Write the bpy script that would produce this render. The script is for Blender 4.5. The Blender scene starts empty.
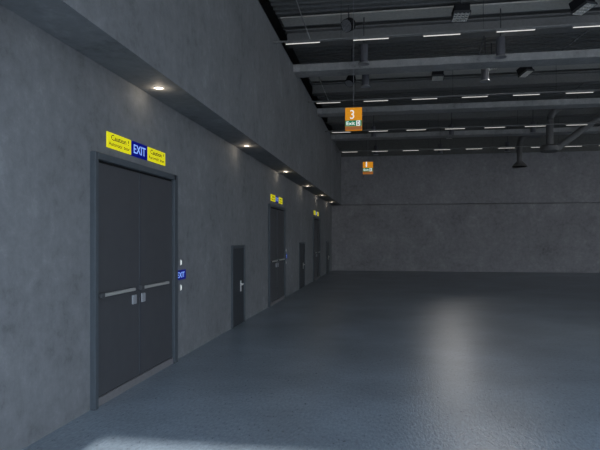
import bpy, bmesh, math, random
from mathutils import Vector, Matrix
random.seed(7)
PCAN, PNEAR, PFAR = 110, 330, 280
sc = bpy.context.scene
COL = sc.collection
PI = math.pi

# ------------------------------------------------------------------ materials
def new_mat(name):
    m = bpy.data.materials.new(name); m.use_nodes = True
    nt = m.node_tree; b = nt.nodes['Principled BSDF']
    return m, nt, b

def N(nt, kind, **kw):
    n = nt.nodes.new(kind)
    for k, v in kw.items():
        if k in n.inputs: n.inputs[k].default_value = v
        else: setattr(n, k, v)
    return n

def ramp(nt, stops):
    r = nt.nodes.new('ShaderNodeValToRGB')
    el = r.color_ramp.elements
    while len(el) < len(stops): el.new(0.5)
    for e, (p, c) in zip(el, stops):
        e.position = p; e.color = (*c, 1) if len(c) == 3 else c
    return r

def plain(name, col, rough=.5, metal=0.0, var=.06, scale=14.0, spec=.5, bump=0.0):
    """paint / metal with a faint mottling of its own"""
    m, nt, b = new_mat(name)
    tc = N(nt, 'ShaderNodeTexCoord')
    no = N(nt, 'ShaderNodeTexNoise', Scale=scale, Detail=5.0, Roughness=.6)
    nt.links.new(tc.outputs['Object'], no.inputs['Vector'])
    r = ramp(nt, [(.3, [c*(1-var) for c in col]), (.7, [min(1, c*(1+var)) for c in col])])
    nt.links.new(no.outputs['Fac'], r.inputs['Fac'])
    nt.links.new(r.outputs['Color'], b.inputs['Base Color'])
    b.inputs['Roughness'].default_value = rough
    b.inputs['Metallic'].default_value = metal
    b.inputs['Specular IOR Level'].default_value = spec
    if bump:
        bp = N(nt, 'ShaderNodeBump', Strength=bump, Distance=.01)
        nt.links.new(no.outputs['Fac'], bp.inputs['Height'])
        nt.links.new(bp.outputs['Normal'], b.inputs['Normal'])
    return m

def concrete(name, col, seed=0.0, rough=.75, streak=.16):
    m, nt, b = new_mat(name)
    tc = N(nt, 'ShaderNodeTexCoord')
    mp = N(nt, 'ShaderNodeMapping'); mp.inputs['Location'].default_value = (seed, seed*2, seed*.7)
    nt.links.new(tc.outputs['Object'], mp.inputs['Vector'])
    big = N(nt, 'ShaderNodeTexNoise', Scale=.9, Detail=8.0, Roughness=.62, Distortion=.35)
    fine = N(nt, 'ShaderNodeTexNoise', Scale=6.5, Detail=9.0, Roughness=.8)
    # trowel marks drawn out vertically
    mv = N(nt, 'ShaderNodeMapping'); mv.inputs['Scale'].default_value = (4.2, 4.2, .8)
    nt.links.new(mp.outputs['Vector'], mv.inputs['Vector'])
    ver = N(nt, 'ShaderNodeTexNoise', Scale=1.6, Detail=7.0, Roughness=.7)
    for n in (big, fine): nt.links.new(mp.outputs['Vector'], n.inputs['Vector'])
    nt.links.new(mv.outputs['Vector'], ver.inputs['Vector'])
    def mix(a, bb, f):
        x = N(nt, 'ShaderNodeMix'); x.data_type = 'FLOAT'; x.inputs[0].default_value = f
        nt.links.new(a, x.inputs[2]); nt.links.new(bb, x.inputs[3]); return x.outputs[0]
    v = mix(big.outputs['Fac'], fine.outputs['Fac'], .55)
    v = mix(v, ver.outputs['Fac'], streak)
    r = ramp(nt, [(.34, [c*.52 for c in col]), (.45, [c*.90 for c in col]), (.54, [c*1.06 for c in col]), (.66, [c*1.5 for c in col])])
    nt.links.new(v, r.inputs['Fac'])
    nt.links.new(r.outputs['Color'], b.inputs['Base Color'])
    b.inputs['Roughness'].default_value = rough
    b.inputs['Specular IOR Level'].default_value = .3
    bp = N(nt, 'ShaderNodeBump', Strength=.25, Distance=.012)
    nt.links.new(v, bp.inputs['Height']); nt.links.new(bp.outputs['Normal'], b.inputs['Normal'])
    return m

def floor_material(name, col):
    m, nt, b = new_mat(name)
    tc = N(nt, 'ShaderNodeTexCoord')
    big = N(nt, 'ShaderNodeTexNoise', Scale=.7, Detail=6.0, Roughness=.6)
    gr = N(nt, 'ShaderNodeTexNoise', Scale=38.0, Detail=4.0, Roughness=.7)
    vo = N(nt, 'ShaderNodeTexVoronoi', Scale=55.0)
    mg = N(nt, 'ShaderNodeMapping'); mg.inputs['Scale'].default_value = (1, .42, 1)      # coating rolled along the hall
    nt.links.new(tc.outputs['Object'], mg.inputs['Vector'])
    nt.links.new(tc.outputs['Object'], big.inputs['Vector'])
    for n in (gr, vo): nt.links.new(mg.outputs['Vector'], n.inputs['Vector'])
    x = N(nt, 'ShaderNodeMix'); x.data_type = 'FLOAT'; x.inputs[0].default_value = .55
    nt.links.new(big.outputs['Fac'], x.inputs[2]); nt.links.new(gr.outputs['Fac'], x.inputs[3])
    r = ramp(nt, [(.36, [c*.62 for c in col]), (.5, [c*.98 for c in col]), (.62, [c*1.4 for c in col])])
    nt.links.new(x.outputs[0], r.inputs['Fac'])
    nt.links.new(r.outputs['Color'], b.inputs['Base Color'])
    rr = N(nt, 'ShaderNodeMapRange'); rr.inputs['To Min'].default_value = .23; rr.inputs['To Max'].default_value = .36
    nt.links.new(gr.outputs['Fac'], rr.inputs['Value'])
    nt.links.new(rr.outputs['Result'], b.inputs['Roughness'])
    b.inputs['Specular IOR Level'].default_value = .7
    h = N(nt, 'ShaderNodeMath', operation='ADD')
    nt.links.new(gr.outputs['Fac'], h.inputs[0]); nt.links.new(vo.outputs['Distance'], h.inputs[1])
    bp = N(nt, 'ShaderNodeBump', Strength=.3, Distance=.005)
    nt.links.new(h.outputs[0], bp.inputs['Height']); nt.links.new(bp.outputs['Normal'], b.inputs['Normal'])
    return m

def glow(name, col, strength, base=(.7, .7, .7)):
    m, nt, b = new_mat(name)
    b.inputs['Base Color'].default_value = (*base, 1)
    b.inputs['Emission Color'].default_value = (*col, 1)
    b.inputs['Emission Strength'].default_value = strength
    b.inputs['Roughness'].default_value = .4
    return m

M = {}
M['wall'] = concrete('left concrete', (.228, .234, .24), 0.0)
M['back'] = concrete('back concrete', (.33, .325, .335), 11.3, streak=.1)
M['floor'] = floor_material('floor coating', (.212, .25, .28))
M['asphalt'] = plain('asphalt', (.06, .06, .062), .9, var=.2, scale=30)
M['deck'] = plain('dark roof sheet', (.20, .198, .19), .7, var=.15)
M['void'] = plain('painted dark roof void', (.03, .03, .032), .9)
M['beam'] = concrete('grey chord', (.43, .425, .415), 4.1, streak=.1)
M['chord'] = plain('dark steel chord', (.23, .228, .222), .55, var=.12)
M['strip'] = plain('beige lit deck strip', (.68, .65, .59), .7, var=.1)
M['fascia'] = plain('dark fascia', (.17, .168, .155), .7, var=.12)
M['steel'] = plain('dark steel', (.07, .072, .075), .5, var=.1)
M['duct'] = plain('duct grey', (.16, .158, .155), .6, var=.1)
M['pipe'] = plain('pipe grey', (.2, .2, .195), .6, var=.1)
M['wire'] = plain('steel wire', (.55, .55, .54), .5, metal=.2)
M['lampbody'] = plain('lamp black', (.025, .025, .027), .8, spec=.15)
M['grille'] = plain('lamp grille', (.82, .80, .75), .5)
M['cyl'] = plain('lamp can', (.13, .13, .145), .5)
M['rim'] = plain('lamp rim', (.32, .32, .33), .4)
M['tube'] = glow('batten tube', (1.0, .95, .87), .62)
M['dl'] = glow('downlight lens', (1.0, .93, .8), 1.0)
M['canlens'] = glow('can lens', (1.0, .97, .92), .10)
M['frame'] = plain('door frame paint', (.085, .10, .112), .5, var=.08)
M['leaf'] = plain('door leaf paint', (.078, .079, .084), .48, var=.06, scale=5)
M['leafdark'] = plain('small door paint', (.045, .05, .055), .5, var=.08)
M['astragal'] = plain('astragal paint', (.066, .071, .08), .5, var=.06)
M['gap'] = plain('black gasket', (.008, .008, .009), .9)
M['sill'] = plain('sill metal', (.22, .21, .21), .5, var=.1)
M['bar'] = plain('satin metal', (.50, .49, .46), .4, metal=.15, var=.05)
M['plate'] = plain('lock plate', (.42, .43, .45), .45, metal=.1, var=.05)
M['bright'] = plain('white plastic', (.8, .78, .74), .4, var=.03)
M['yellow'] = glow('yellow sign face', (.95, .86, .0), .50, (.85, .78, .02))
M['blue'] = glow('blue sign face', (.0, .003, .22), .6, (.002, .004, .12))
M['blue'].node_tree.nodes['Principled BSDF'].inputs['Specular IOR Level'].default_value = .1
M['ink'] = plain('sign ink', (.02, .02, .015), .6)
M['exit'] = glow('exit lettering', (.22, .42, 1.0), .7, (.4, .5, .8))
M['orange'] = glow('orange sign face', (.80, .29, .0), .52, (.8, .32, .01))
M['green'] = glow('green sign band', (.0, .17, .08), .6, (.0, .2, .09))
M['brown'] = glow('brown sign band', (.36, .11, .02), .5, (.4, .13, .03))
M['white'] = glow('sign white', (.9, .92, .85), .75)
M['navy'] = plain('sign navy', (.03, .06, .12), .5)

# ------------------------------------------------------------------ mesh helpers
class MB:
    def __init__(s): s.bm = bmesh.new()
    def box(s, x0, x1, y0, y1, z0, z1, bevel=0.0, seg=1, mat=None):
        r = bmesh.ops.create_cube(s.bm, size=1.0)
        vs = r['verts']
        for v in vs:
            v.co = Vector(((x0+x1)/2 + v.co.x*(x1-x0), (y0+y1)/2 + v.co.y*(y1-y0), (z0+z1)/2 + v.co.z*(z1-z0)))
        if bevel:
            es = list({e for v in vs for e in v.link_edges})
            r2 = bmesh.ops.bevel(s.bm, geom=es, offset=bevel, segments=seg, affect='EDGES', profile=.5)
            vs = list({v for f in r2['faces'] for v in f.verts} | {v for v in vs if v.is_valid})
        if mat is not None: bmesh.ops.transform(s.bm, matrix=mat, verts=vs)
        return s
    def lathe(s, prof, c=(0, 0, 0), seg=24, mat=None):
        """profile of (radius, z), revolved about z, ends capped"""
        rings = []
        for r, z in prof:
            if r < 1e-6: rings.append([s.bm.verts.new((0, 0, z))])
            else: rings.append([s.bm.verts.new((r*math.cos(2*PI*k/seg), r*math.sin(2*PI*k/seg), z)) for k in range(seg)])
        for a, b in zip(rings, rings[1:]):
            for k in range(seg):
                k2 = (k+1) % seg
                q = [a[k % len(a)], a[k2 % len(a)], b[k2 % len(b)], b[k % len(b)]]
                u = []
                for v in q:
                    if v not in u: u.append(v)
                if len(u) > 2: s.bm.faces.new(u)
        for g, flip in ((rings[0], True), (rings[-1], False)):
            if len(g) > 2: s.bm.faces.new(g[::-1] if flip else g)
        vs = [v for g in rings for v in g]
        m = Matrix.Translation(Vector(c)) @ (mat if mat is not None else Matrix.Identity(4))
        bmesh.ops.transform(s.bm, matrix=m, verts=vs)
        return s
    def tube(s, pts, r, seg=10):
        pts = [Vector(p) for p in pts]
        rings = []
        up = Vector((0, 0, 1))
        for i, p in enumerate(pts):
            d = (pts[min(i+1, len(pts)-1)] - pts[max(i-1, 0)]).normalized()
            a = d.cross(up)
            if a.length < .05: a = d.cross(Vector((0, 1, 0)))
            a.normalize(); b = d.cross(a)
            rr = r[i] if isinstance(r, (list, tuple)) else r
            rings.append([s.bm.verts.new(p + a*math.cos(2*PI*k/seg)*rr + b*math.sin(2*PI*k/seg)*rr) for k in range(seg)])
        for A, B in zip(rings, rings[1:]):
            for k in range(seg): s.bm.faces.new((A[k], A[(k+1) % seg], B[(k+1) % seg], B[k]))
        s.bm.faces.new(rings[0][::-1]); s.bm.faces.new(rings[-1])
        return s
    def prism(s, poly, y0, y1):
        """polygon in (x, z) pulled along y"""
        a = [s.bm.verts.new((x, y0, z)) for x, z in poly]; b = [s.bm.verts.new((x, y1, z)) for x, z in poly]
        n = len(poly)
        s.bm.faces.new(a); s.bm.faces.new(b[::-1])
        for k in range(n): s.bm.faces.new((a[k], b[k], b[(k+1) % n], a[(k+1) % n]))
        return s
    def build(s, name, mat, parent=None, smooth=False, loc=None):
        bmesh.ops.recalc_face_normals(s.bm, faces=s.bm.faces[:])
        me = bpy.data.meshes.new(name); s.bm.to_mesh(me); s.bm.free()
        if smooth:
            for p in me.polygons: p.use_smooth = True
            me.set_sharp_from_angle(angle=math.radians(40))
        me.materials.append(mat)
        o = bpy.data.objects.new(name, me); COL.objects.link(o)
        if parent: o.parent = parent
        if loc: o.location = loc
        return o

def text_obj(name, txt, mat, parent, height, origin, plane, width=None, depth=.002, thick=0.0):
    """lettering as a mesh; plane 'L' lies on the left wall (reads along +y), 'F' faces -y (reads along +x)"""
    cu = bpy.data.curves.new(name, 'FONT'); cu.body = txt; cu.size = 1; cu.extrude = .004; cu.offset = thick
    cu.align_x = 'LEFT'; cu.align_y = 'BOTTOM_BASELINE'; cu.resolution_u = 3
    tmp = bpy.data.objects.new('tmp_text', cu); COL.objects.link(tmp)
    dg = bpy.context.evaluated_depsgraph_get()
    me = bpy.data.meshes.new_from_object(tmp.evaluated_get(dg))
    bpy.data.objects.remove(tmp); bpy.data.curves.remove(cu)
    xs = [v.co.x for v in me.vertices]; ys = [v.co.y for v in me.vertices]; zs = [v.co.z for v in me.vertices]
    sy = height/(max(ys)-min(ys)); sx = (width/(max(xs)-min(xs))) if width else sy
    for v in me.vertices:
        x = (v.co.x-min(xs))*sx; y = (v.co.y-min(ys))*sy; z = (v.co.z-min(zs))/max(1e-6, max(zs)-min(zs))*depth
        if plane == 'L': v.co = Vector((origin[0]+z, origin[1]+x, origin[2]+y))
        else: v.co = Vector((origin[0]+x, origin[1]-z, origin[2]+y))
    me.name = name; me.materials.clear(); me.materials.append(mat)
    o = bpy.data.objects.new(name, me); COL.objects.link(o); o.parent = parent
    return o

def tag(o, label=None, cat=None, group=None, kind=None):
    if label: o['label'] = label
    if cat: o['category'] = cat
    if group: o['group'] = group
    if kind: o['kind'] = kind
    return o
def empty(name, loc, rot=(0, 0, 0)):
    e = bpy.data.objects.new(name, None); COL.objects.link(e); e.location = loc; e.rotation_euler = rot
    e.empty_display_size = .1
    return e
def kids(o): return [c for c in bpy.data.objects if c.parent == o]
def copy_tree(o, parent=None):
    c = o.copy(); COL.objects.link(c)
    if parent: c.parent = parent
    for ch in kids(o): copy_tree(ch, c)
    return c

# ------------------------------------------------------------------ dimensions (metres; camera above the origin)
XW, XU, ZS, ZT = -2.9, -2.40, 3.48, 6.19      # lower wall face, upper wall face, soffit, wall top
YB, XR, YR, ZD = 28.68, 28.0, -1.2, 7.12      # back wall, right wall, rear wall, roof deck

# ------------------------------------------------------------------ room shell
b = MB(); b.box(-3.6, XR, YR, YB, -.2, 0)
tag(b.build('floor', M['floor']), 'dark blue-grey speckled coated floor of the empty hall', 'floor', kind='structure')

b = MB(); b.box(-20, 45, -40, YR, -.25, -.02)
tag(b.build('ground', M['asphalt']), 'dark asphalt yard before the open hall', 'ground', kind='structure')

b = MB(); b.prism([(-3.6, 0), (XW, 0), (XW, ZS), (XU, ZS), (XU, ZT), (-3.6, ZT)], YR, YB)
tag(b.build('wall_left', M['wall']), 'long mottled grey concrete wall with a projecting upper band', 'wall', kind='structure')

b = MB(); b.box(-3.6, XR, YB, YB+.3, 0, 3.44); b.box(-3.6, XR, YB+.22, YB+.3, 3.44, 3.49); b.box(-3.6, XR, YB-.02, YB+.3, 3.49, 8.2)
tag(b.build('wall_back', M['back']), 'far mottled grey concrete wall with one horizontal joint', 'wall', kind='structure')

b = MB(); b.box(XR, XR+.3, YR, YB, 0, 1.0); b.box(XR, XR+.3, YR, YB, 6.0, 8.2); b.box(XR, XR+.3, YR, 6.0, 1.0, 6.0)      # long open window band along the right side
for yy in range(4): b.box(XR, XR+.3, 11.5+5.5*yy-.2, 11.5+5.5*yy+.2, 1.0, 6.0)
tag(b.build('wall_right', M['back']), 'grey concrete wall with a window band on the right', 'wall', kind='structure')

OPX0, OPX1, OPZ = -2.48, 27.0, 6.95            # open loading doorway behind the camera
b = MB(); b.box(-3.6, OPX0, YR-.3, YR, 0, 8.2); b.box(OPX1, XR, YR-.3, YR, 0, 8.2); b.box(OPX0, OPX1, YR-.3, YR, OPZ, 8.2)
tag(b.build('wall_rear', M['wall']), 'concrete wall with the wide open loading doorway', 'wall', kind='structure')

# roof: corrugated deck with ribs running across the hall
b = MB(); bm = b.bm
prev = None; y = YR
pitch, amp = .25, .08
prof = []
while y < YB+.3:
    prof += [(y, ZD), (y+pitch*.42, ZD), (y+pitch*.5, ZD+amp), (y+pitch*.92, ZD+amp)]; y += pitch
rows = [(bm.verts.new((-2.66, yy, zz)), bm.verts.new((XR, yy, zz))) for yy, zz in prof]
for a, c in zip(rows, rows[1:]): bm.faces.new((a[0], a[1], c[1], c[0]))
b.box(-3.6, XR, YR, YB+.3, 7.9, 8.2)
tag(b.build('ceiling', M['deck']), 'dark ribbed metal roof deck', 'ceiling', kind='structure')
b = MB(); b.box(-3.6, -3.3, YR, YB, ZT, 7.9)  # near-black sheet colours in the darkness of the open roof void
tag(b.build('trim_1', M['void']), 'black sheet painting in the dark void above the concrete wall top', 'lining', kind='structure')

b = MB(); b.box(-2.66, XR, YB-.07, YB-.02, 6.03, ZD)
tag(b.build('trim_2', M['fascia']), 'dark lining band along the top of the far wall', 'lining', kind='structure')

# ------------------------------------------------------------------ roof trusses across the hall
TRUSS = [(13.82, 'nearest'), (18.62, 'second nearest'), (23.42, 'farthest')]
TX0 = XU - .02
def make_truss(i, y, word):
    t = empty('roof_truss', (0, y, 6.03))
    where = {0: 'directly before the round lamp cans, beam face widest', 1: 'seen just behind the orange hanging exit sign',
             2: 'behind the wide round duct'}[i]
    tag(t, f'{word} grey roof truss crossing the hall, {where}', 'roof truss', 'roof trusses across the hall')
    mb = MB(); mb.box(TX0, XR, 0, .55, 0, .19, .012); mb.build('bottom_chord', M['beam'], t)
    mb = MB()
    mb.box(-2.55, XR, -.22, .14, .975, 1.01); mb.box(-2.55, XR, -.07, -.01, .70, .975); mb.box(-2.55, XR, -.22, .14, .665, .70)
    mb.build('top_chord', M['chord'], t)
    mb = MB(); mb.box(-2.55, XR, -.98, -.46, 1.0, 1.03); mb.build('lit_deck_strip', M['strip'], t)  # pale panel paints the lamp-lit strip of deck beside the chord
    for xa, za, xb, zb in {0: [(2.23, .19, 2.36, .66), (4.15, .19, 4.75, .66), (9.0, .19, 9.6, .66)], 1: [(5.62, .19, 6.25, .68), (9.5, .19, 10.1, .68)], 2: [(8.4, .19, 9.0, .68)]}[i]:
        mb = MB(); mb.tube([(xa, .03, za), (xb, .03, zb)], .022, 6); mb.build('diagonal', M['steel'], t)
    return t
for i, (y, w) in enumerate(TRUSS): make_truss(i, y, w)

# purlins lying under the deck between the trusses
ords = ['first', 'second', 'third', 'fourth', 'fifth', 'sixth', 'seventh', 'eighth', 'ninth', 'tenth', 'eleventh', 'twelfth', 'thirteenth', 'fourteenth', 'fifteenth', 'sixteenth', 'seventeenth']
rowname = ['nearest', 'second nearest', 'third nearest', 'farthest']

# ------------------------------------------------------------------ rows of batten lights on tracks
ROWY = [11.30, 16.39, 21.02, 25.88]; ZL = 5.82
NB = [6, 8, 11, 13]
def make_batten():
    t = empty('batten_light', (0, 0, 0))
    mb = MB(); mb.box(-.37, .37, -.022, .022, .018, .05, .005); mb.build('housing', M['chord'], t)
    mb = MB(); mb.box(-.365, .365, -.009, .009, .004, .020, .003, 2); mb.build('tube', M['tube'], t)
    for s in (-1, 1):
        mb = MB(); mb.box(s*.369-.004, s*.369+.004, -.02, .02, 0, .05, .002); mb.build('end_cap', M['chord'], t)
    return t
bat0 = None
for r, (y, n) in enumerate(zip(ROWY, NB)):
    tr = empty('lighting_track', (0, y, ZL+.05))
    tag(tr, f'thin dark track carrying the {rowname[r]} row of batten lights', 'lighting track', 'tracks carrying the batten lights')
    mb = MB(); mb.box(XU, XR, -.022, .022, 0, .035, .004); mb.build('rail', M['chord'], tr)
    x = -.95
    while x < 12:
        mb = MB(); mb.tube([(x, 0, .03), (x, 0, ZD-ZL-.05)], .006, 6); mb.build('hanger_rod', M['steel'], tr); x += 2.86
    for k in range(n):
        o = bat0 = make_batten() if bat0 is None else bat0
        if not (r == 0 and k == 0): o = copy_tree(bat0)
        o.location = (-2.125 + .365 + 1.43*k, y, ZL+.003)
        tag(o, f'slim white batten light, {ords[k]} from the concrete wall in the {rowname[r]} row', 'ceiling light', f'batten lights in the {rowname[r]} row')

# slack suspension cables beside the wall
for (p0, p1, lab) in [((-1.60, 11.335, 5.91), (-2.03, 12.07, ZD-.01), 'thin slanting steel cable above the nearest batten row by the wall'),
                      ((-1.76, 16.425, 5.91), (-2.24, 17.7, ZD-.02), 'thin slanting steel cable above the second batten row by the wall')]:
    a, c = Vector(p0), Vector(p1)
    mid = (a+c)/2 + Vector((0, 0, -.03))
    mb = MB(); mb.tube([a, mid, c], .013, 6)
    tag(mb.build('suspension_cable', M['wire']), lab, 'cable', 'suspension cables')

# ------------------------------------------------------------------ pendant lamp cans
def make_can(lit):
    t = empty('pendant_lamp', (0, 0, 0))
    mb = MB(); mb.lathe([(.0, .46), (.088, .46), (.1, .445), (.1, .035), (.092, .02), (.092, .05), (0, .05)], seg=28)
    mb.build('can', M['cyl'], t, True)
    mb = MB(); mb.lathe([(.092, .03), (.104, .035), (.132, .012), (.132, 0), (.118, 0), (.094, .02)], seg=28)
    mb.build('rim', M['rim'], t, True)
    mb = MB(); mb.lathe([(0, .046), (.088, .046), (.088, .040), (0, .040)], seg=24)
    mb.build('lens', M['canlens'] if lit else M['rim'], t, True)
    mb = MB(); mb.tube([(0, 0, .455), (0, 0, ZD-5.9)], .014, 8); mb.build('stem', M['steel'], t)
    return t
CANS = [(-.55, 13.1, 0), (2.6, 13.1, 1), (-.585, 15.05, 0), (2.59, 15.05, 0),
        (-.55, 22.75, 0), (2.6, 22.75, 0), (5.75, 22.75, 0), (-.55, 27.4, 0), (2.6, 27.4, 0), (5.75, 27.4, 0)]
CLAB = ['grey cylinder pendant lamp in front of the nearest truss, left one', 'grey cylinder pendant lamp in front of the nearest truss, right one',
        'grey cylinder pendant lamp behind the nearest truss, left one beside the round spotlight', 'grey cylinder pendant lamp behind the nearest truss, right one',
        'small cylinder pendant lamp right of the orange exit sign', 'small cylinder pendant lamp in mid hall, second from wall in its row', 'small cylinder pendant lamp left of the wide round duct',
        'tiny cylinder pendant lamp before the far wall nearest the concrete side wall', 'tiny cylinder pendant lamp before the far wall, second from side wall', 'tiny cylinder pendant lamp left of the bell-mouth duct']
can0 = {}
for (x, y, lit), lab in zip(CANS, CLAB):
    if lit not in can0: o = can0[lit] = make_can(lit)
    else: o = copy_tree(can0[lit])
    o.location = (x, y, 5.9)
    tag(o, lab, 'pendant lamp', 'cylinder pendant lamps')

def spot(name, parent, loc, power, size, blend, color, radius, rot=(0, 0, 0)):
    L = bpy.data.lights.new(name, 'SPOT'); L.energy = power; L.spot_size = math.radians(size); L.spot_blend = blend
    L.color = color; L.shadow_soft_size = radius
    o = bpy.data.objects.new(name, L); COL.objects.link(o); o.location = loc; o.rotation_euler = rot
    if parent: o.parent = parent
    return o

# ------------------------------------------------------------------ square grille floodlights
def grille_mesh(w, d, n):
    mb = MB()
    for k in range(n+1):
        x = -w/2 + w*k/n; mb.box(x-.011, x+.011, -d/2, d/2, -.03, 0)
        y = -d/2 + d*k/n; mb.box(-w/2, w/2, y-.011, y+.011, -.03, 0)
    return mb
def make_flood(w=.36, d=.42, h=.2, n=4):
    t = empty('floodlight', (0, 0, 0))
    mb = MB(); mb.box(-w/2, w/2, -d/2, d/2, .0, h, .02, 2); mb.build('body', M['lampbody'], t)
    grille_mesh(w, d, n).build('grille', M['grille'], t)
    mb = MB()
    mb.box(-w/2-.012, w/2+.012, -d/2-.012, -d/2, -.034, .02); mb.box(-w/2-.012, w/2+.012, d/2, d/2+.012, -.034, .02)
    mb.box(-w/2-.012, -w/2, -d/2, d/2, -.034, .02); mb.box(w/2, w/2+.012, -d/2, d/2, -.034, .02)
    mb.build('bezel', M['steel'], t)
    return t
def hang(o, x, y, z, zt=ZD):
    """stem + yoke in world axes as a part of the lamp"""
    m = o.matrix_basis.inverted()
    mb = MB(); mb.tube([m @ Vector((x, y, z)), m @ Vector((x, y, zt))], .016, 8)
    mb.build('stem', M['steel'], o)
def place(o, loc, rot, lab, top):
    o.location = loc; o.rotation_euler = rot
    o.matrix_basis = Matrix.Translation(Vector(loc)) @ Matrix.Rotation(rot[2], 4, 'Z') @ Matrix.Rotation(rot[1], 4, 'Y') @ Matrix.Rotation(rot[0], 4, 'X')
    p = o.matrix_basis @ Vector((0, 0, top)); hang(o, p.x, p.y, p.z)
    tag(o, lab, 'floodlight', 'square grille floodlights')
R = math.radians
place(make_flood(.34, .40, .19), (1.63, 12.5, 6.68), (R(-6), 0, R(4)), 'square black floodlight with pale grille facing down, above the nearest batten row', .18)
place(make_flood(.33, .38, .24), (4.20, 12.5, 6.68), (R(-16), R(-6), R(36)), 'square floodlight turned cornerwise with diamond grille at top right', .23)
place(make_flood(.34, .36, .16), (1.53, 17.0, 6.63), (R(-6), 0, 0), 'small square floodlight facing down behind the nearest truss beam', .15)
place(make_flood(.30, .33, .22), (4.10, 17.0, 6.64), (R(-20), R(-8), R(36)), 'small floodlight turned cornerwise behind the nearest truss beam, right side', .2)
place(make_flood(.28, .30, .2), (2.86, 15.5, 6.50), (R(-52), 0, 0), 'added floodlight hidden behind the nearest truss beam, tilted to make the near floor streak', .18)  # added fixture, kept out of sight, for the near streak on the floor
place(make_flood(.28, .30, .2), (2.93, 26.6, 6.62), (R(-66), 0, 0), 'added floodlight hidden behind the farthest truss beam, tilted to make the far floor streak', .18)  # added fixture behind the beam, there only for the far floor streak
# round spotlights
def make_round(r=.17, h=.24):
    t = empty('spotlight', (0, 0, 0))
    mb = MB(); mb.lathe([(0, h), (r*.7, h), (r, h*.7), (r, 0), (r*.93, 0), (r*.93, .03), (0, .03)], seg=28); mb.build('body', M['lampbody'], t, True)
    mb = MB()
    for k in range(-3, 4):
        q = r*k/4; l = math.sqrt(r*r-q*q)*.92
        mb.box(q-.005, q+.005, -l, l, -.004, .022); mb.box(-l, l, q-.005, q+.005, -.004, .022)
    mb.build('grille', M['rim'], t)
    return t
def place_round(o, loc, rot, lab, top):
    o.matrix_basis = Matrix.Translation(Vector(loc)) @ Matrix.Rotation(rot[2], 4, 'Z') @ Matrix.Rotation(rot[0], 4, 'X')
    p = o.matrix_basis @ Vector((0, 0, top)); hang(o, p.x, p.y, p.z)
    tag(o, lab, 'spotlight', 'round tilted spotlights')
place_round(make_round(.15), (-.93, 12.5, 6.62), (R(-62), 0, R(-35)), 'round dark spotlight with crossed grille near the top above the first batten row', .1)
place_round(make_round(.13, .3), (-1.06, 15.3, 6.08), (R(-35), 0, R(-30)), 'small round spotlight hanging behind the nearest truss beside the sign wire', .25)

# ------------------------------------------------------------------ ventilation ducts
def elbow(x, y, z0, z1, r, out, n=8):
    pts = [(0, 0, z0), (0, 0, z1-out)]
    for k in range(1, n+1):
        a = PI/2*k/n; pts.append((out*(1-math.cos(a)), 0, z1-out+out*math.sin(a)))
    return pts
t = empty('ventilation_duct', (6.17, 22.0, 5.03)); tag(t, 'grey vertical duct ending in a wide flat drum, nearer of the two hanging ducts', 'duct', 'hanging ventilation ducts')
mb = MB(); mb.lathe([(0, .0), (.31, 0), (.345, .03), (.345, .20), (.30, .25), (.14, .28), (0, .28)], seg=32); mb.build('drum', M['duct'], t, True)
mb = MB(); pts = elbow(0, 0, .26, 1.72, .13, .55) + [(1.2, 0, 1.72), (1.2, 0, 2)]
mb.tube(pts[:-1], .13, 20); mb.build('pipe', M['duct'], t, True)
mb = MB(); mb.tube([(1.0, 0, 1.84), (1.0, 0, ZD-5.03)], .012, 6); mb.build('hanger_rod', M['steel'], t)
t = empty('ventilation_duct', (6.13, 26.6, 5.06)); tag(t, 'dark vertical duct ending in a bell mouth in front of far wall', 'duct', 'hanging ventilation ducts')
mb = MB(); mb.lathe([(.335, 0), (.345, .02), (.29, .09), (.20, .18), (.135, .25), (.12, .25), (.27, .08), (.325, .0)], seg=32); mb.build('bell_mouth', M['duct'], t, True)
mb = MB(); mb.tube(elbow(0, 0, .24, 1.42, .125, .36) + [(.9, 0, 1.42)], .125, 20); mb.build('pipe', M['duct'], t, True)
mb = MB(); mb.tube([(.8, 0, 1.53), (.8, 0, ZD-5.06)], .012, 6); mb.build('hanger_rod', M['steel'], t)
t = empty('duct_pipe', (6.72, 22.8, 5.33)); tag(t, 'thick grey pipe slanting up to the right under the roof', 'duct')
mb = MB(); mb.tube([(0, 0, 0), (.75, 0, .56), (2.05, 0, 1.54)], .13, 18); mb.build('pipe', M['pipe'], t, True)
mb = MB(); mb.lathe([(.15, -.03), (.15, .04)], mat=Matrix.Rotation(R(53), 4, 'Y')); mb.build('collar', M['chord'], t, True)

# ------------------------------------------------------------------ hanging exit signs
def hanging_sign(x, y, z0, num, box_letter, lab, h=.51):
    w, d = .375, .09
    t = empty('hanging_sign', (x, y, z0)); tag(t, lab, 'sign', 'orange hanging exit signs')
    mb = MB(); mb.box(-w/2, w/2, 0, d, 0, h, .006); mb.build('casing', M['orange'], t)
    mb = MB(); mb.box(-w/2+.003, w/2-.003, -.004, .01, .088, .222); mb.build('green_band', M['green'], t)
    mb = MB(); mb.box(-w/2+.003, w/2-.003, -.003, .01, .004, .083); mb.build('brown_band', M['brown'], t)
    mb = MB(); mb.box(.062, .150, -.007, .01, .098, .213); mb.build('letter_box', M['white'], t)
    text_obj('box_letter', box_letter, M['navy'], t, .085, (.080, -.007, .113), 'F', .055, thick=.02)
    text_obj('exit_lettering', 'Exit', M['white'], t, .082, (-.158, -.004, .115), 'F', .19, thick=.012)
    text_obj('numeral', num, M['white'], t, .2, (-.075, 0, .255), 'F', .09 if num == '3' else .045)
    mb = MB(); mb.tube([(0, d/2, h-.005), (0, d/2, ZD-z0)], .0045, 8); mb.build('hanger_wire', M['rim'], t)
    return t
hanging_sign(-.745, 12.2, 4.14, '3', 'D', 'larger orange sign hanging on a wire with numeral 3 and green exit band')
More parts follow.
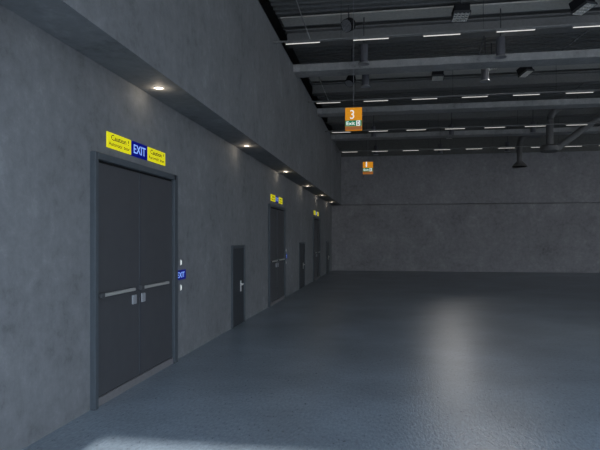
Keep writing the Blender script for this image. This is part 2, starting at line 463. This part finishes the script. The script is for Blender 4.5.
hanging_sign(-.705, 20.3, 4.112, '1', 'B', 'smaller orange sign hanging farther away in front of the far wall', .45)

# ------------------------------------------------------------------ soffit downlights
def make_downlight():
    t = empty('downlight', (0, 0, 0))
    mb = MB(); mb.lathe([(.050, 0), (.068, -.004), (.071, 0), (.071, .002), (.050, .002)], seg=32); mb.build('trim_ring', M['rim'], t, True)
    mb = MB(); mb.lathe([(0, -.003), (.051, -.003), (.051, .001), (0, .001)], seg=28); mb.build('lens', M['dl'], t, True)
    return t
dl0 = None
DW = ['nearest', 'second nearest', 'third nearest', 'fourth nearest', 'fifth nearest', 'farthest']
for k in range(6):
    o = make_downlight() if k == 0 else copy_tree(dl0)
    if k == 0: dl0 = o
    o.location = (-2.665, 6.04+4.05*k, ZS)
    tag(o, f'{DW[k]} small round warm downlight set in the dark wall soffit', 'downlight', 'downlights in the wall soffit')
for k in range(6):
    L = bpy.data.lights.new('downlight_lamp', 'POINT'); L.energy = 1.1; L.color = (1, .84, .64); L.shadow_soft_size = .02
    o = bpy.data.objects.new('downlight_lamp', L); COL.objects.link(o); o.location = (-2.665, 6.04+4.05*k, ZS-.05)

# ------------------------------------------------------------------ doors along the left wall
def double_door(idx, y0, lab, simple=False):
    """local y runs along the wall from the outer frame edge"""
    t = empty(f'door_{idx}', (XW, y0, 0)); tag(t, lab, 'door', kind='structure')
    W, Hh, P, J = 2.14, 2.565, .055, .065
    mb = MB()
    mb.box(-.02, P, 0, J, 0, Hh, .004); mb.box(-.02, P, W-.115, W, 0, Hh, .004); mb.box(-.02, P, J, W-J, Hh-.07, Hh, .004)
    mb.build('frame', M['frame'], t)
    mb = MB(); mb.box(-.02, .004, J, W-J, 0, Hh-.06); mb.build('shadow_gap', M['gap'], t)  # near-black backing paints the shade in the gaps around the leaves
    mb = MB(); mb.box(-.01, .03, J, W-J, 0, .085, .004); mb.build('sill', M['sill'], t)
    mid = 1.035
    for s, (a, c) in (('l', (J+.012, mid-.006)), ('r', (mid+.006, W-.127))):
        mb = MB(); mb.box(-.01, .018, a, c, .095, Hh-.095, .003); lf = mb.build('leaf', M['leaf'], t)
        mb = MB()
        if s == 'l': ya, yc = .085, .835; py = .895
        else: ya, yc = .985, 1.80; py = 1.125
        mb.box(.045, .075, ya+.06, yc, 1.105, 1.14, .008, 2); mb.build('push_bar', M['bar'], lf)
        mb = MB(); mb.box(.016, .078, ya, ya+.07, 1.095, 1.148, .006); mb.box(.016, .05, yc-.06, yc-.02, 1.105, 1.14, .004); mb.build('bar_bracket', M['steel'], lf)
        mb = MB(); mb.box(.016, .034, py-.05, py+.05, .945, 1.05, .006, 2); mb.build('lock_plate', M['plate'], lf)
        if s == 'r':
            mb = MB(); mb.box(.016, .026, a-.012, a+.03, .095, Hh-.10, .002); mb.build('astragal', M['astragal'], lf)
    return t
Y0 = [4.945, 13.03, 21.15]
double_door(1, Y0[0], 'nearest dark grey double door with two push bars')
double_door(3, Y0[1], 'second dark double door, midway along the concrete wall')
double_door(5, Y0[2], 'third dark double door, near the far wall')

def small_door(idx, y0, w, lab):
    t = empty(f'door_{idx}', (XW, y0, 0)); tag(t, lab, 'door', kind='structure')
    Hh, P, J = 1.57, .03, .07
    mb = MB(); mb.box(-.02, P, 0, J, 0, Hh, .003); mb.box(-.02, P, w-J, w, 0, Hh, .003); mb.box(-.02, P, J, w-J, Hh-.06, Hh, .003)
    mb.build('frame', M['frame'], t)
    mb = MB(); mb.box(-.02, .01, J, w-J, .0, Hh-.06, .003); lf = mb.build('leaf', M['leafdark'], t)
    hy = w*.68
    mb = MB(); mb.box(.008, .02, hy-.03, hy+.03, .645, .86, .004); hp = mb.build('handle_plate', M['bright'], lf)
    mb = MB(); mb.tube([(.015, hy, .79), (.06, hy, .79)], .014, 8); mb.tube([(.06, hy+.01, .79), (.06, hy-.10, .785)], .013, 8); mb.build('lever', M['bright'], hp)
    return t
small_door(2, 9.83, .95, 'nearest low dark service door with a lever handle')
small_door(4, 17.80, 1.2, 'second low dark service door beyond the second double door')
small_door(6, 26.0, 1.15, 'third low dark service door, closest to the far wall')

# ------------------------------------------------------------------ signs over and beside the double doors
def caution(y0, y1, lab, n, tw1, tw2):
    t = empty('caution_sign', (XW, y0, 2.658)); tag(t, lab, 'sign', 'yellow caution signs')
    w = y1-y0
    mb = MB(); mb.box(0, .012, 0, w, 0, .165, .002); mb.build('panel', M['yellow'], t)
    text_obj('caution_lettering', 'Caution', M['ink'], t, .060, (.011, w*.15, .088), 'L', w*.63, thick=.012)
    text_obj('exclamation_mark', '!', M['ink'], t, .058, (.011, w*.865, .088), 'L', w*.035, thick=.006)
    text_obj('automatic_lettering', 'Automatic', M['ink'], t, .045, (.011, w*.06, .028), 'L', w*.56)
    text_obj('door_lettering', 'door', M['ink'], t, .045, (.011, w*.67, .028), 'L', w*.26)
    return t
def exit_panel(y0, y1, z0, z1, lab, grp, th=.013):
    t = empty('exit_sign', (XW, y0, z0)); tag(t, lab, 'sign', grp)
    w, h = y1-y0, z1-z0
    mb = MB(); mb.box(0, th, 0, w, 0, h, .003); mb.build('panel', M['blue'], t)
    text_obj('exit_lettering', 'EXIT', M['exit'], t, h*.58, (th-.001, w*.13, h*.21), 'L', w*.74, thick=.012)
    return t
DN = ['nearest', 'second', 'third']
for k, y in enumerate(Y0):
    d = y-Y0[0]
    caution(5.255+d, 5.79+d, f'yellow caution sign left of the blue exit sign over the {DN[k]} double door', k, 0, 0)
    exit_panel(5.795+d, 6.215+d, 2.652, 2.826, f'blue exit sign between two yellow panels over the {DN[k]} double door', 'blue exit signs over the doors')
    caution(6.22+d, 6.752+d, f'yellow caution sign right of the blue exit sign over the {DN[k]} double door', k, 0, 0)
for k in range(2):
    d = Y0[k]-Y0[0]
    exit_panel(7.12+d, 7.487+d, 1.118, 1.252, f'small blue exit panel on the wall right of the {DN[k]} double door', 'small blue exit panels beside the doors')
    for z, w in ((1.318, 'above'), (.96, 'below')):
        t = empty('wall_switch', (XW, 7.302+d, z)); tag(t, f'tiny white wall switch {w} the small blue exit panel beside the {DN[k]} double door', 'switch', 'tiny white wall switches')
        mb = MB(); mb.box(0, .012, -.013, .013, 0, .085, .003); mb.build('plate', M['bright'], t)
        mb = MB(); mb.box(.010, .018, -.009, .009, .012, .073, .002); mb.build('rocker', M['white'], t)  # glowing sign white brightens the rocker, which is no lamp

# ------------------------------------------------------------------ light
spot('pendant_lamp_light', None, (2.6, 13.1, 5.92), PCAN, 130, 1.0, (1, .96, .92), .09)
spot('added_streak_light', None, (2.86, 15.42, 6.43), PNEAR, 72, 1.0, (1, .97, .94), .12, (R(-57), 0, 0))  # added light that draws the near streak on the floor
spot('added_streak_light', None, (2.93, 26.50, 6.58), PFAR, 24, 1.0, (1, .96, .92), .12, (R(-66), 0, 0))  # added light that draws the far streak on the floor

w = bpy.data.worlds.new('overcast daylight'); sc.world = w; w.use_nodes = True
bg = w.node_tree.nodes['Background']; bg.inputs['Strength'].default_value = 5.0
wt = w.node_tree; tc = N(wt, 'ShaderNodeTexCoord'); sx = N(wt, 'ShaderNodeSeparateXYZ')
wt.links.new(tc.outputs['Generated'], sx.inputs[0])
wr = ramp(wt, [(0.0, (.28, .29, .30)), (.12, (.30, .33, .37)), (.6, (.58, .74, .98)), (1.0, (.75, .95, 1.25))])   # overcast: darker at the horizon
wt.links.new(sx.outputs['Z'], wr.inputs['Fac']); wt.links.new(wr.outputs['Color'], bg.inputs['Color'])
S = bpy.data.lights.new('low_sun', 'SUN'); S.energy = 4.6; S.angle = R(1.3); S.color = (.95, .97, 1.0)
so = bpy.data.objects.new('low_sun', S); COL.objects.link(so)
el = math.atan2(OPZ, 4.56-YR)
so.rotation_euler = Vector((0, -math.cos(el), math.sin(el))).to_track_quat('Z', 'Y').to_euler()
so.location = (0, -12, 8)

# ------------------------------------------------------------------ camera
cam = bpy.data.cameras.new('camera'); co = bpy.data.objects.new('camera', cam); COL.objects.link(co)
F = 540.0
cam.sensor_width = 36; cam.lens = F/600*36; cam.shift_y = (238.5-225)/600
co.location = (0, 0, 1.7); co.rotation_euler = (R(90), 0, math.atan(87/F))
cam.clip_start = .05
sc.camera = co

vs = sc.view_settings
sc.display_settings.display_device = 'sRGB'
vs.view_transform = 'Standard'; vs.look = 'None'; vs.gamma = 1; vs.use_curve_mapping = False; vs.exposure = 0.0
sc.cycles.max_bounces = 10; sc.cycles.diffuse_bounces = 6
sc.cycles.sample_clamp_indirect = 4
